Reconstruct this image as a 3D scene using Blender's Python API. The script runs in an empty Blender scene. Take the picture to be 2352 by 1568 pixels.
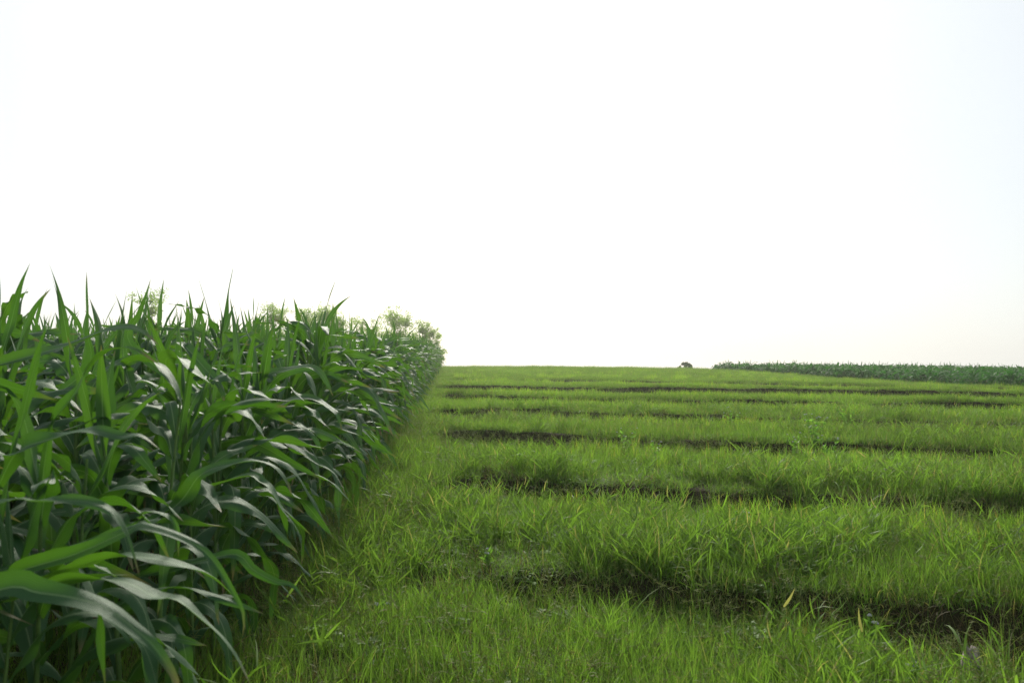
import bpy, math, random
import numpy as np
from mathutils import Vector

scene = bpy.context.scene
COL = scene.collection
R = math.radians

# ------------------------------------------------------------------ camera
CAM_Z = 1.5
LENS = 28.0
FPX = 2352 * LENS / 36.0
PITCH = math.atan(96.0 / FPX)
cam_d = bpy.data.cameras.new("camera")
cam = bpy.data.objects.new("camera", cam_d)
COL.objects.link(cam)
cam.location = (0, 0, CAM_Z)
cam.rotation_euler = (R(90) + PITCH, 0, 0)
cam_d.lens = LENS
cam_d.sensor_width = 36
cam_d.clip_start = 0.05
cam_d.clip_end = 5000
cam_d.dof.use_dof = True
cam_d.dof.focus_distance = 9.0
cam_d.dof.aperture_fstop = 4.5
scene.camera = cam

# ------------------------------------------------------------------ light
SUN_AZ = R(-3.0)      # from +Y towards +X
SUN_EL = R(33.0)
world = bpy.data.worlds.new("World")
scene.world = world
world.use_nodes = True
nt = world.node_tree
nt.nodes.clear()
sky = nt.nodes.new("ShaderNodeTexSky")
sky.sky_type = 'NISHITA'
sky.sun_disc = False
sky.sun_elevation = SUN_EL
sky.sun_rotation = SUN_AZ
sky.air_density = 1.0
sky.dust_density = 3.0
sky.ozone_density = 1.0
# thin overcast: a pale even cloud veil mixed over the clear sky
tc = nt.nodes.new("ShaderNodeTexCoord")
cn = nt.nodes.new("ShaderNodeTexNoise")
cn.inputs["Scale"].default_value = 1.3
cn.inputs["Detail"].default_value = 4
cr = nt.nodes.new("ShaderNodeMapRange")
cr.inputs["From Min"].default_value = 0.3
cr.inputs["From Max"].default_value = 0.7
cr.inputs["To Min"].default_value = 0.45
cr.inputs["To Max"].default_value = 0.8
mixw = nt.nodes.new("ShaderNodeMix")
mixw.data_type = 'RGBA'
mixw.inputs["B"].default_value = (8.9, 9.5, 9.7, 1)
bg = nt.nodes.new("ShaderNodeBackground")
bg.inputs["Strength"].default_value = 0.074
wo = nt.nodes.new("ShaderNodeOutputWorld")
nt.links.new(tc.outputs["Generated"], cn.inputs["Vector"])
nt.links.new(cn.outputs["Fac"], cr.inputs["Value"])
nt.links.new(cr.outputs["Result"], mixw.inputs["Factor"])
nt.links.new(sky.outputs["Color"], mixw.inputs["A"])
nt.links.new(mixw.outputs["Result"], bg.inputs["Color"])
nt.links.new(bg.outputs[0], wo.inputs["Surface"])

sun_d = bpy.data.lights.new("sun", 'SUN')
sun_d.energy = 3.2
sun_d.angle = R(12)
sun_d.color = (1.0, 0.95, 0.84)
sun = bpy.data.objects.new("sun", sun_d)
COL.objects.link(sun)
sd = Vector((math.sin(SUN_AZ) * math.cos(SUN_EL), math.cos(SUN_AZ) * math.cos(SUN_EL), math.sin(SUN_EL)))
sun.rotation_euler = sd.to_track_quat('Z', 'Y').to_euler()
sun.location = sd * 80

scene.view_settings.view_transform = 'Standard'
scene.view_settings.look = 'None'
scene.view_settings.exposure = 0.55
scene.view_settings.gamma = 1.0
cy = scene.cycles
cy.max_bounces = 7
cy.diffuse_bounces = 5
cy.glossy_bounces = 2
cy.transmission_bounces = 4
cy.transparent_max_bounces = 6
cy.volume_bounces = 0
cy.use_denoising = True
cy.denoising_prefilter = 'NONE'
cy.sample_clamp_indirect = 6
cy.caustics_reflective = False
cy.caustics_refractive = False


def at(px, py, depth):
    """world point seen at photo position (2352 wide) at forward distance y = depth"""
    cx, cyy = (px - 1176) / FPX, (784 - py) / FPX
    c, s = math.cos(PITCH), math.sin(PITCH)
    d = (cx, c - cyy * s, s + cyy * c)
    k = depth / d[1]
    return np.array([d[0] * k, depth, CAM_Z + d[2] * k])


# ------------------------------------------------------------------ noise + terrain
_rs = np.random.RandomState(5)
_LAT = _rs.rand(256, 256)


def vnoise(x, y):
    x = np.asarray(x, float); y = np.asarray(y, float)
    xi = np.floor(x).astype(int); yi = np.floor(y).astype(int)
    fx = x - xi; fy = y - yi
    fx = fx * fx * (3 - 2 * fx); fy = fy * fy * (3 - 2 * fy)
    a = _LAT[xi & 255, yi & 255]; b = _LAT[(xi + 1) & 255, yi & 255]
    c = _LAT[xi & 255, (yi + 1) & 255]; d = _LAT[(xi + 1) & 255, (yi + 1) & 255]
    return (a * (1 - fx) + b * fx) * (1 - fy) + (c * (1 - fx) + d * fx) * fy - 0.5


def fbm(x, y, o=3):
    v = 0; a = 1.0
    for k in range(o):
        v = v + a * vnoise(x * 2 ** k + 17 * k, y * 2 ** k + 31 * k); a *= 0.5
    return v


def sst(a, b, v):
    t = np.clip((v - a) / (b - a), 0, 1)
    return t * t * (3 - 2 * t)


SLOPE = 0.0437
EDGE0, EDGE1 = -1.20, -0.0765
RIS = [-8.0, -3.6, 0.6, 4.95, 8.2, 12.9, 17.6, 22.6, 28.6, 37.0]
TREAD = -0.013


def edge_dist(x, y):
    return (x - EDGE0 - EDGE1 * y)


def tcoord(x, y):
    t = y + (0.19 + 0.11 * sst(5, 9, y)) * x - 0.006 * np.clip(x - 4, 0, 40) ** 2 * 0.5
    return t + 0.55 * vnoise(x * 0.33 + 3, y * 0.12) + 0.16 * vnoise(x * 1.4, y * 0.5 + 9)


def stair(t):
    """terraced height minus the mean slope; risers about 0.18 m high"""
    z = np.zeros_like(t)
    z = z + SLOPE * 0.5 * (RIS[0] + RIS[1]) + TREAD * (t - 0.5 * (RIS[0] + RIS[1]))
    prev_mid = 0.5 * (RIS[0] + RIS[1]); prev_h = SLOPE * prev_mid
    for k in range(1, len(RIS)):
        nxt = RIS[k + 1] if k + 1 < len(RIS) else RIS[k] + 8
        mid = 0.5 * (RIS[k] + nxt)
        jump = SLOPE * (mid - prev_mid) - TREAD * (mid - prev_mid)
        z = z + jump * sst(RIS[k] - 0.07, RIS[k] + 0.09, t)
        prev_mid = mid
    return z - SLOPE * t


def riser_pos(t):
    """signed distance behind the nearest riser (negative: in front of it, at its foot)"""
    r = np.full(np.shape(t), 99.0)
    for k in RIS:
        d = t - k
        r = np.where(np.abs(d) < np.abs(r), d, r)
    return r


def riser_gate(x, y):
    e = edge_dist(x, y)
    g = sst(0.6, 1.5, e + 0.7 * vnoise(x * .5, y * .4 + 50))
    g = g * (1.05 + 0.5 * vnoise(x * 0.45 + 11, y * 0.25))
    return np.clip(g, 0, 1.12)


def height(x, y):
    x = np.asarray(x, float); y = np.asarray(y, float)
    yy = y - np.clip(y - 44, 0, None) * 0.0
    base = SLOPE * yy
    over = np.clip(y - 44, 0, 60)
    base = base - 0.0006 * over ** 2 - np.clip(y - 104, 0, 5000) * 0.055
    base = base - np.clip(-y - 4, 0, 400) * SLOPE
    g = riser_gate(x, y) * sst(46, 18, y) * sst(-7, -4, y) * sst(60, 45, x)
    z = base + g * stair(tcoord(x, y))
    near = sst(90, 30, np.hypot(x, y))
    z = z - 0.016 * np.clip(x - 6, 0, 40) * sst(18, 34, y)
    z = z + near * (0.05 * fbm(x * .8, y * .8) + 0.02 * vnoise(x * 4, y * 4))
    z = z + 0.25 * sst(25, 120, np.abs(x)) * vnoise(x * .05, y * .05)
    return z


# ------------------------------------------------------------------ mesh helpers
def mesh_np(name, V, F, mat=None, uv=None, col=None, smooth=True):
    me = bpy.data.meshes.new(name)
    V = np.asarray(V, np.float32); F = np.asarray(F, np.int32)
    n = F.shape[1]
    me.vertices.add(len(V)); me.vertices.foreach_set("co", V.ravel())
    me.loops.add(F.size); me.loops.foreach_set("vertex_index", F.ravel())
    me.polygons.add(len(F))
    me.polygons.foreach_set("loop_start", np.arange(0, F.size, n, dtype=np.int32))
    me.update(calc_edges=True)
    if smooth:
        me.polygons.foreach_set("use_smooth", np.ones(len(F), bool))
    if uv is not None:
        l = me.uv_layers.new(name="UVMap")
        l.data.foreach_set("uv", np.asarray(uv, np.float32)[F.ravel()].ravel())
    if col is not None:
        c = me.attributes.new("tint", 'FLOAT_COLOR', 'POINT')
        cc = np.ones((len(V), 4), np.float32); cc[:, :3] = col
        c.data.foreach_set("color", cc.ravel())
    if mat:
        me.materials.append(mat)
    me.validate()
    return me


def link(name, me, parent=None, loc=None):
    o = bpy.data.objects.new(name, me)
    COL.objects.link(o)
    if parent: o.parent = parent
    if loc is not None: o.location = loc
    return o


def tag(o, label=None, cat=None, group=None, kind=None):
    if label: o["label"] = label
    if cat: o["category"] = cat
    if group: o["group"] = group
    if kind: o["kind"] = kind
    return o


class MB:
    def __init__(s): s.V = []; s.F = []; s.U = []; s.C = []; s.n = 0
    def add(s, V, F, U=None, C=None):
        s.V.append(V); s.F.append(np.asarray(F) + s.n); s.n += len(V)
        s.U.append(U if U is not None else np.zeros((len(V), 2)))
        s.C.append(C if C is not None else np.full((len(V), 3), 0.5))
    def mesh(s, name, mat):
        return mesh_np(name, np.concatenate(s.V), np.concatenate(s.F), mat, np.concatenate(s.U), np.concatenate(s.C))


def tube(P, rad, k=7):
    P = np.asarray(P, float); n = len(P)
    T = np.gradient(P, axis=0); T /= np.linalg.norm(T, axis=1)[:, None] + 1e-9
    ref = np.array([0.13, 0.97, 0.2])
    A = np.cross(T, ref); A /= np.linalg.norm(A, axis=1)[:, None] + 1e-9
    B = np.cross(T, A)
    a = np.linspace(0, 2 * math.pi, k, endpoint=False)
    rad = np.asarray(rad, float)
    V = P[:, None, :] + rad[:, None, None] * (np.cos(a)[None, :, None] * A[:, None, :] + np.sin(a)[None, :, None] * B[:, None, :])
    V = V.reshape(-1, 3)
    i = np.arange(n - 1)[:, None] * k; j = np.arange(k)[None, :]; j2 = (j + 1) % k
    F = np.stack([i + j, i + j2, i + k + j2, i + k + j], -1).reshape(-1, 4)
    U = np.stack([np.tile(np.arange(k) / k, n), np.repeat(np.linspace(0, 1, n), k)], -1)
    return V, F, U


# ------------------------------------------------------------------ materials
def new_mat(name):
    m = bpy.data.materials.new(name); m.use_nodes = True
    t = m.node_tree; t.nodes.clear()
    out = t.nodes.new("ShaderNodeOutputMaterial")
    return m, t, out


def N(t, typ, **kw):
    n = t.nodes.new(typ)
    for k, v in kw.items(): setattr(n, k, v)
    return n


def mixc(t, fac, a, b, mode='MIX'):
    n = N(t, "ShaderNodeMix", data_type='RGBA', blend_type=mode)
    for sock, v in (("Factor", fac), ("A", a), ("B", b)):
        s = [i for i in n.inputs if i.name == sock and (i.type == ('VALUE' if sock == "Factor" else 'RGBA'))][0]
        if hasattr(v, "node"): t.links.new(v, s)
        elif isinstance(v, (int, float)): s.default_value = v
        else: s.default_value = (*v, 1)
    return [o for o in n.outputs if o.type == 'RGBA'][0]


def math_n(t, op, a, b=None, clamp=False):
    n = N(t, "ShaderNodeMath", operation=op, use_clamp=clamp)
    for i, v in enumerate((a, b)):
        if v is None: continue
        if hasattr(v, "node"): t.links.new(v, n.inputs[i])
        else: n.inputs[i].default_value = v
    return n.outputs[0]


def leafy(t, out, colr, trans_col, tfac=0.4, rough=0.45, spec=0.5, bump=None):
    p = N(t, "ShaderNodeBsdfPrincipled")
    p.inputs["Roughness"].default_value = rough
    p.inputs["Specular IOR Level"].default_value = spec
    p.inputs["Specular Tint"].default_value = (0.80, 1.0, 0.82, 1)
    t.links.new(colr, p.inputs["Base Color"])
    tr = N(t, "ShaderNodeBsdfTranslucent")
    t.links.new(trans_col, tr.inputs["Color"])
    mx = N(t, "ShaderNodeMixShader"); mx.inputs[0].default_value = tfac
    t.links.new(p.outputs[0], mx.inputs[1]); t.links.new(tr.outputs[0], mx.inputs[2])
    if bump:
        b = N(t, "ShaderNodeBump"); b.inputs["Strength"].default_value = bump[1]; b.inputs["Distance"].default_value = 0.004
        t.links.new(bump[0], b.inputs["Height"]); t.links.new(b.outputs[0], p.inputs["Normal"])
    t.links.new(mx.outputs[0], out.inputs["Surface"])


def corn_leaf_mat(name, dark, light, tdark, tlight, rough=0.54, spec=0.48):
    m, t, out = new_mat(name)
    uv = N(t, "ShaderNodeUVMap"); sep = N(t, "ShaderNodeSeparateXYZ")
    t.links.new(uv.outputs[0], sep.inputs[0])
    oi = N(t, "ShaderNodeObjectInfo")
    geo = N(t, "ShaderNodeNewGeometry")
    nz = N(t, "ShaderNodeTexNoise"); nz.inputs["Scale"].default_value = 6.0
    t.links.new(geo.outputs["Position"], nz.inputs["Vector"])
    f = math_n(t, 'ADD', math_n(t, 'MULTIPLY', oi.outputs["Random"], 0.55), math_n(t, 'MULTIPLY', nz.outputs["Fac"], 0.45))
    c = mixc(t, f, dark, light)
    tcg = mixc(t, f, tdark, tlight)
    # veins: fine stripes across u
    au = math_n(t, 'ABSOLUTE', math_n(t, 'SUBTRACT', sep.outputs[0], 0.5))
    st = math_n(t, 'SINE', math_n(t, 'MULTIPLY', sep.outputs[0], 95.0))
    vs = math_n(t, 'MULTIPLY', math_n(t, 'ADD', st, 1.0), 0.5)
    c = mixc(t, math_n(t, 'MULTIPLY', vs, 0.22), c, (light[0] * 1.5, light[1] * 1.35, light[2] * 1.6))
    tcg = mixc(t, math_n(t, 'MULTIPLY', vs, 0.18), tcg, (tdark[0] * .6, tdark[1] * .6, tdark[2] * .6))
    # midrib
    rib = math_n(t, 'SUBTRACT', 1.0, math_n(t, 'MULTIPLY', au, 17.0), clamp=True)
    rib = math_n(t, 'MULTIPLY', rib, math_n(t, 'SUBTRACT', 1.0, math_n(t, 'MULTIPLY', sep.outputs[1], 0.75)))
    c = mixc(t, math_n(t, 'MULTIPLY', rib, 0.85), c, (0.30, 0.42, 0.20))
    # yellowed patches near some tips
    nz2 = N(t, "ShaderNodeTexNoise"); nz2.inputs["Scale"].default_value = 2.5
    t.links.new(geo.outputs["Position"], nz2.inputs["Vector"])
    yf = math_n(t, 'MULTIPLY', math_n(t, 'GREATER_THAN', math_n(t, 'MULTIPLY', sep.outputs[1], nz2.outputs["Fac"]), 0.6), 0.5)
    c = mixc(t, yf, c, (0.16, 0.17, 0.04))
    tip = math_n(t, 'MULTIPLY', math_n(t, 'SUBTRACT', math_n(t, 'ADD', sep.outputs[1], math_n(t, 'MULTIPLY', nz2.outputs["Fac"], .25)), 1.03), 14.0, clamp=True)
    c = mixc(t, math_n(t, 'MULTIPLY', tip, .8), c, (0.2, 0.15, 0.07))
    tcg = mixc(t, math_n(t, 'MULTIPLY', tip, .7), tcg, (0.2, 0.15, 0.05))
    leafy(t, out, c, tcg, tfac=0.31, rough=rough, spec=spec, bump=(vs, 0.35))
    return m


M_CORN = corn_leaf_mat("corn_leaf", (0.014, 0.054, 0.017), (0.030, 0.092, 0.026), (0.07, 0.22, 0.010), (0.15, 0.35, 0.018))
M_YOUNG = corn_leaf_mat("young_corn_leaf", (0.016, 0.07, 0.012), (0.032, 0.12, 0.018), (0.04, 0.2, 0.02), (0.09, 0.3, 0.03), 0.65, 0.2)


def simple_mat(name, c1, c2, scale=20, rough=0.7, trans=None):
    m, t, out = new_mat(name)
    geo = N(t, "ShaderNodeNewGeometry")
    nz = N(t, "ShaderNodeTexNoise"); nz.inputs["Scale"].default_value = scale; nz.inputs["Detail"].default_value = 5
    t.links.new(geo.outputs["Position"], nz.inputs["Vector"])
    mr = N(t, "ShaderNodeMapRange"); mr.inputs[1].default_value = .3; mr.inputs[2].default_value = .7
    t.links.new(nz.outputs["Fac"], mr.inputs[0])
    c = mixc(t, mr.outputs[0], c1, c2)
    if trans:
        leafy(t, out, c, mixc(t, 1.0, c, (2.0, 2.1, 1.4), "MULTIPLY"), tfac=trans, rough=rough, spec=.3)
    else:
        p = N(t, "ShaderNodeBsdfPrincipled"); p.inputs["Roughness"].default_value = rough; p.inputs["Specular IOR Level"].default_value = 0.15
        t.links.new(c, p.inputs["Base Color"])
        b = N(t, "ShaderNodeBump"); b.inputs["Strength"].default_value = 0.6; b.inputs["Distance"].default_value = 0.02
        t.links.new(nz.outputs["Fac"], b.inputs["Height"]); t.links.new(b.outputs[0], p.inputs["Normal"])
        t.links.new(p.outputs[0], out.inputs["Surface"])
    return m


M_DEAD = simple_mat("dead_corn_leaf", (0.12, 0.11, 0.05), (0.24, 0.21, 0.12), 30, 0.8, trans=.3)
M_STALK = simple_mat("corn_stalk", (0.06, 0.13, 0.025), (0.12, 0.2, 0.05), 25, 0.5, trans=0.1)
M_SOIL = simple_mat("soil", (0.020, 0.014, 0.008), (0.055, 0.038, 0.022), 14, 0.95)
M_BARK = simple_mat("bark", (0.07, 0.05, 0.035), (0.16, 0.12, 0.09), 12, 0.9)
M_TREE = simple_mat("tree_leaf", (0.10, 0.17, 0.025), (0.19, 0.28, 0.045), 1.2, 0.6, trans=0.6)
M_BUSH = simple_mat("bush_leaf", (0.025, 0.06, 0.018), (0.05, 0.1, 0.03), 2, 0.6, trans=0.3)
M_WEED = simple_mat("weed_leaf", (0.10, 0.21, 0.03), (0.16, 0.3, 0.05), 10, 0.5, trans=0.5)
M_WHITE = simple_mat("flower_white", (0.55, 0.56, 0.58), (0.7, 0.7, 0.72), 200, 0.8)
M_YELLOW = simple_mat("flower_yellow", (0.5, 0.48, 0.12), (0.65, 0.62, 0.2), 200, 0.8)
M_WOOD = simple_mat("weathered_wood", (0.18, 0.155, 0.13), (0.36, 0.32, 0.28), 60, 0.9)
M_STONE = simple_mat("dark_stone", (0.012, 0.014, 0.014), (0.04, 0.045, 0.045), 30, 0.8)
M_PAPER = simple_mat("white_paper", (0.7, 0.7, 0.72), (0.8, 0.8, 0.82), 60, 0.6)


def grass_mat(name, dark, light, dry, tfac=0.48, patch=0.35):
    """tint.r: blade colour, tint.b: dryness of the blade"""
    m, t, out = new_mat(name)
    at_ = N(t, "ShaderNodeAttribute", attribute_name="tint")
    sep = N(t, "ShaderNodeSeparateColor"); t.links.new(at_.outputs["Color"], sep.inputs[0])
    oi = N(t, "ShaderNodeObjectInfo")
    geo = N(t, "ShaderNodeNewGeometry")
    nz = N(t, "ShaderNodeTexNoise"); nz.inputs["Scale"].default_value = patch; nz.inputs["Detail"].default_value = 4
    t.links.new(geo.outputs["Position"], nz.inputs["Vector"])
    mr = N(t, "ShaderNodeMapRange"); mr.inputs[1].default_value = .35; mr.inputs[2].default_value = .65
    t.links.new(nz.outputs["Fac"], mr.inputs[0])
    f = math_n(t, 'ADD', math_n(t, 'MULTIPLY', sep.outputs[0], 0.62), math_n(t, 'MULTIPLY', oi.outputs["Random"], 0.15))
    f = math_n(t, 'ADD', f, math_n(t, 'MULTIPLY', mr.outputs[0], 0.3), clamp=True)
    c = mixc(t, f, dark, light)
    c = mixc(t, sep.outputs[2], c, dry)
    tcg = mixc(t, 1.0, c, (1.7, 1.85, 0.85), 'MULTIPLY')
    leafy(t, out, c, tcg, tfac=tfac, rough=0.55, spec=0.2)
    return m


M_GRASS = grass_mat("grass_blade", (0.026, 0.066, 0.011), (0.15, 0.27, 0.044), (0.27, 0.23, 0.12))
M_RICE = grass_mat("tall_grass_blade", (0.09, 0.20, 0.02), (0.22, 0.36, 0.045), (0.36, 0.3, 0.1), tfac=0.5)
M_DRY = grass_mat("dry_grass_blade", (0.04, 0.035, 0.012), (0.10, 0.075, 0.032), (0.17, 0.12, 0.06), tfac=0.2)

# ------------------------------------------------------------------ ground
def graded(lo, hi, fine_lo, fine_hi, step, grow=1.09):
    a = list(np.arange(fine_lo, fine_hi, step))
    s = step; v = a[-1]
    while v < hi: s *= grow; v += s; a.append(v)
    s = step; v = a[0]; b = []
    while v > lo: s *= grow; v -= s; b.append(v)
    return np.array(b[::-1] + a)


xs = graded(-1500, 1500, -4, 12, 0.12, 1.05)
ys = graded(-300, 2500, 1.5, 24, 0.055, 1.03)
gx, gy = np.meshgrid(xs, ys)
gz = height(gx, gy)
nv_x, nv_y = len(xs), len(ys)
i = np.arange(nv_y - 1)[:, None] * nv_x + np.arange(nv_x - 1)[None, :]
GF = np.stack([i, i + 1, i + 1 + nv_x, i + nv_x], -1).reshape(-1, 4)
m, t, out = new_mat("ground_soil")
geo = N(t, "ShaderNodeNewGeometry")
n1 = N(t, "ShaderNodeTexNoise"); n1.inputs["Scale"].default_value = 9; n1.inputs["Detail"].default_value = 8
n2 = N(t, "ShaderNodeTexNoise"); n2.inputs["Scale"].default_value = 0.8; n2.inputs["Detail"].default_value = 3
t.links.new(geo.outputs["Position"], n1.inputs["Vector"]); t.links.new(geo.outputs["Position"], n2.inputs["Vector"])
c = mixc(t, n1.outputs["Fac"], (0.010, 0.007, 0.004), (0.05, 0.035, 0.019))
c = mixc(t, math_n(t, 'MULTIPLY', n2.outputs["Fac"], 0.7), c, (0.03, 0.045, 0.012))
p = N(t, "ShaderNodeBsdfPrincipled"); p.inputs["Roughness"].default_value = 0.95; p.inputs["Specular IOR Level"].default_value = 0.08
t.links.new(c, p.inputs["Base Color"])
b = N(t, "ShaderNodeBump"); b.inputs["Strength"].default_value = 0.9; b.inputs["Distance"].default_value = 0.05
t.links.new(n1.outputs["Fac"], b.inputs["Height"]); t.links.new(b.outputs[0], p.inputs["Normal"])
t.links.new(p.outputs[0], out.inputs["Surface"])
ground = link("ground", mesh_np("ground", np.stack([gx, gy, gz], -1).reshape(-1, 3), GF, m))
tag(ground, kind="structure")


def ground_z(x, y): return float(height(np.array([x]), np.array([y]))[0])


# ------------------------------------------------------------------ scatter by geometry nodes (stuff only)
def scatter(name, sources, P, rot, scl, idx, label, cat):
    """one object of many instances; sources are meshes"""
    c = bpy.data.collections.new(name + "_sources")
    for k, me in enumerate(sources):
        o = bpy.data.objects.new("%s_%02d" % (name, k), me); c.objects.link(o)
    me = bpy.data.meshes.new(name)
    me.vertices.add(len(P)); me.vertices.foreach_set("co", np.asarray(P, np.float32).ravel())
    a = me.attributes.new("rot", 'FLOAT_VECTOR', 'POINT'); a.data.foreach_set("vector", np.asarray(rot, np.float32).ravel())
    a = me.attributes.new("scl", 'FLOAT_VECTOR', 'POINT'); a.data.foreach_set("vector", np.asarray(scl, np.float32).ravel())
    a = me.attributes.new("idx", 'INT', 'POINT'); a.data.foreach_set("value", np.asarray(idx, np.int32))
    o = link(name, me)
    g = bpy.data.node_groups.new(name + "_scatter", 'GeometryNodeTree')
    g.interface.new_socket("Geometry", in_out='INPUT', socket_type='NodeSocketGeometry')
    g.interface.new_socket("Geometry", in_out='OUTPUT', socket_type='NodeSocketGeometry')
    gi = g.nodes.new("NodeGroupInput"); go = g.nodes.new("NodeGroupOutput")
    ci = g.nodes.new("GeometryNodeCollectionInfo"); ci.inputs["Collection"].default_value = c
    ci.inputs["Separate Children"].default_value = True; ci.inputs["Reset Children"].default_value = True
    ip = g.nodes.new("GeometryNodeInstanceOnPoints"); ip.inputs["Pick Instance"].default_value = True
    for nm, typ, sock in (("rot", 'FLOAT_VECTOR', "Rotation"), ("scl", 'FLOAT_VECTOR', "Scale"), ("idx", 'INT', "Instance Index")):
        n = g.nodes.new("GeometryNodeInputNamedAttribute"); n.data_type = typ; n.inputs["Name"].default_value = nm
        g.links.new([s for s in n.outputs if s.enabled and s.name == "Attribute"][0], ip.inputs[sock])
    g.links.new(gi.outputs[0], ip.inputs["Points"]); g.links.new(ci.outputs[0], ip.inputs["Instance"])
    g.links.new(ip.outputs[0], go.inputs[0])
    md = o.modifiers.new("scatter", 'NODES'); md.node_group = g
    tag(o, label, cat, kind="stuff")
    return o


# ------------------------------------------------------------------ grass tufts
def blades(rs, n, rad, L, W, lean, curve, segs=4, tint=(0, 1), dry=0.06, square=False, droop=0.0):
    """n curved blades rooted within rad; returns V,F,U,C"""
    if square:
        bx = rs.uniform(-rad, rad, n); by = rs.uniform(-rad, rad, n)
    else:
        r = rad * np.sqrt(rs.rand(n)); a = rs.rand(n) * 2 * math.pi
        bx, by = r * np.cos(a), r * np.sin(a)
    az = rs.rand(n) * 2 * math.pi
    ln = rs.uniform(L[0], L[1], n); w = rs.uniform(W[0], W[1], n)
    th0 = np.abs(rs.normal(0, lean, n)); cv = rs.uniform(curve[0], curve[1], n)
    s = np.linspace(0, 1, segs + 1)
    th = th0[:, None] + cv[:, None] * s[None, :] ** 1.5      # angle from vertical
    ds = ln[:, None] / segs
    hx = np.concatenate([np.zeros((n, 1)), np.cumsum(np.sin(th[:, :-1]) * ds, 1)], 1)
    hz = np.concatenate([np.zeros((n, 1)), np.cumsum(np.cos(th[:, :-1]) * ds, 1)], 1)
    side_bend = rs.normal(0, .12, n)[:, None] * s[None, :] ** 2 * ln[:, None]
    cx = bx[:, None] + hx * np.cos(az)[:, None] - side_bend * np.sin(az)[:, None]
    cyy = by[:, None] + hx * np.sin(az)[:, None] + side_bend * np.cos(az)[:, None]
    tw = az[:, None] + math.pi / 2 + rs.uniform(-.9, .9, n)[:, None] + rs.uniform(-1, 1, n)[:, None] * s[None]
    wp = w[:, None] * 0.5 * np.clip(1 - s[None, :] ** 2.2, 0.04, 1) * (0.55 + .45 * np.minimum(1, s[None, :] * 4))
    ox, oy = np.cos(tw) * wp, np.sin(tw) * wp
    V = np.empty((n, segs + 1, 2, 3))
    V[:, :, 0, 0] = cx - ox; V[:, :, 0, 1] = cyy - oy; V[:, :, 0, 2] = hz
    V[:, :, 1, 0] = cx + ox; V[:, :, 1, 1] = cyy + oy; V[:, :, 1, 2] = hz
    V[..., 2] -= 0.015
    V = V.reshape(-1, 3)
    base = (np.arange(n) * (segs + 1) * 2)[:, None] + np.arange(segs)[None, :] * 2
    F = np.stack([base, base + 1, base + 3, base + 2], -1).reshape(-1, 4)
    C = np.zeros((n, 3)); C[:, 0] = rs.uniform(tint[0], tint[1], n)
    d = rs.rand(n); C[:, 2] = np.where(d < dry, rs.uniform(.5, 1, n), rs.uniform(0, .12, n))
    C = np.repeat(C, (segs + 1) * 2, 0)
    return V, F, None, C


def tuft(name, seed, mat, *specs):
    rs = np.random.RandomState(seed); mb = MB()
    for sp in specs:
        mb.add(*blades(rs, **sp))
    return mb.mesh(name, mat)


def crab(name, seed, mat, stems=7, hgt=.25):
    """leafy grass: arching stems with alternate broad short blades"""
    rs = np.random.RandomState(seed); mb = MB()
    for k in range(stems):
        az = rs.rand() * 6.28; ln = hgt * rs.uniform(.6, 1.25); lean = rs.uniform(.15, 1.0)
        n = 7; s = np.linspace(0, 1, n); th = lean + s * rs.uniform(-.2, .7)
        x = np.cumsum(np.sin(th)) * ln / n; z = np.cumsum(np.cos(th)) * ln / n
        b = rs.normal(0, .03, 2)
        P = np.stack([b[0] + x * math.cos(az), b[1] + x * math.sin(az), z], -1)
        V, F, U = tube(P, np.linspace(.0016, .0008, n), 3)
        C = np.zeros((len(V), 3)); C[:, 0] = .6; C[:, 2] = .2 * rs.rand()
        mb.add(V, F, U, C)
        for j in range(1, n):
            V, F, _, C = blades(rs, 1, 0.001, (.07, .16), (.006, .0115), .1, (.2, 1.2), 4, (.3, 1), .04)
            a2 = az + rs.choice([-1, 1]) * rs.uniform(.6, 1.6); tl = rs.uniform(.4, 1.1)
            # tilt the blade away from the stem
            c_, s_ = math.cos(tl), math.sin(tl)
            X = V[:, 0] * c_ + V[:, 2] * s_; Z = -V[:, 0] * s_ + V[:, 2] * c_
            Y = V[:, 1]
            V = np.stack([X * math.cos(a2) - Y * math.sin(a2), X * math.sin(a2) + Y * math.cos(a2), Z], -1) + P[j]
            mb.add(V, F, None, C)
    return mb.mesh(name, mat)


def seedhead(name, seed, mat, stems=5, hgt=.35):
    rs = np.random.RandomState(seed); mb = MB()
    for k in range(stems):
        az = rs.rand() * 6.28; ln = hgt * rs.uniform(.6, 1.2); lean = rs.uniform(.05, .6)
        n = 6; s = np.linspace(0, 1, n); th = lean + s * rs.uniform(0, .6)
        x = np.cumsum(np.sin(th)) * ln / n; z = np.cumsum(np.cos(th)) * ln / n
        b = rs.normal(0, .06, 2)
        P = np.stack([b[0] + x * math.cos(az), b[1] + x * math.sin(az), z], -1)
        V, F, U = tube(P, np.full(n, .0009), 3)
        C = np.zeros((len(V), 3)); C[:, 0] = .7; C[:, 2] = .45
        mb.add(V, F, U, C)
        for j in range(rs.randint(4, 9)):
            q = P[-1] * 1.0; q = P[-1] - (P[-1] - P[-2]) * rs.uniform(0, 1.2)
            d = rs.normal(0, 1, 3); d[2] = abs(d[2]) * .6 + .2; d /= np.linalg.norm(d)
            l = rs.uniform(.02, .055)
            V, F, U = tube(np.array([q, q + d * l * .5, q + d * l + [0, 0, -.006]]), [.0012, .0014, .0006], 3)
            C = np.zeros((len(V), 3)); C[:, 0] = .8; C[:, 2] = rs.uniform(.35, .8)
            mb.add(V, F, U, C)
    return mb.mesh(name, mat)


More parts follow.
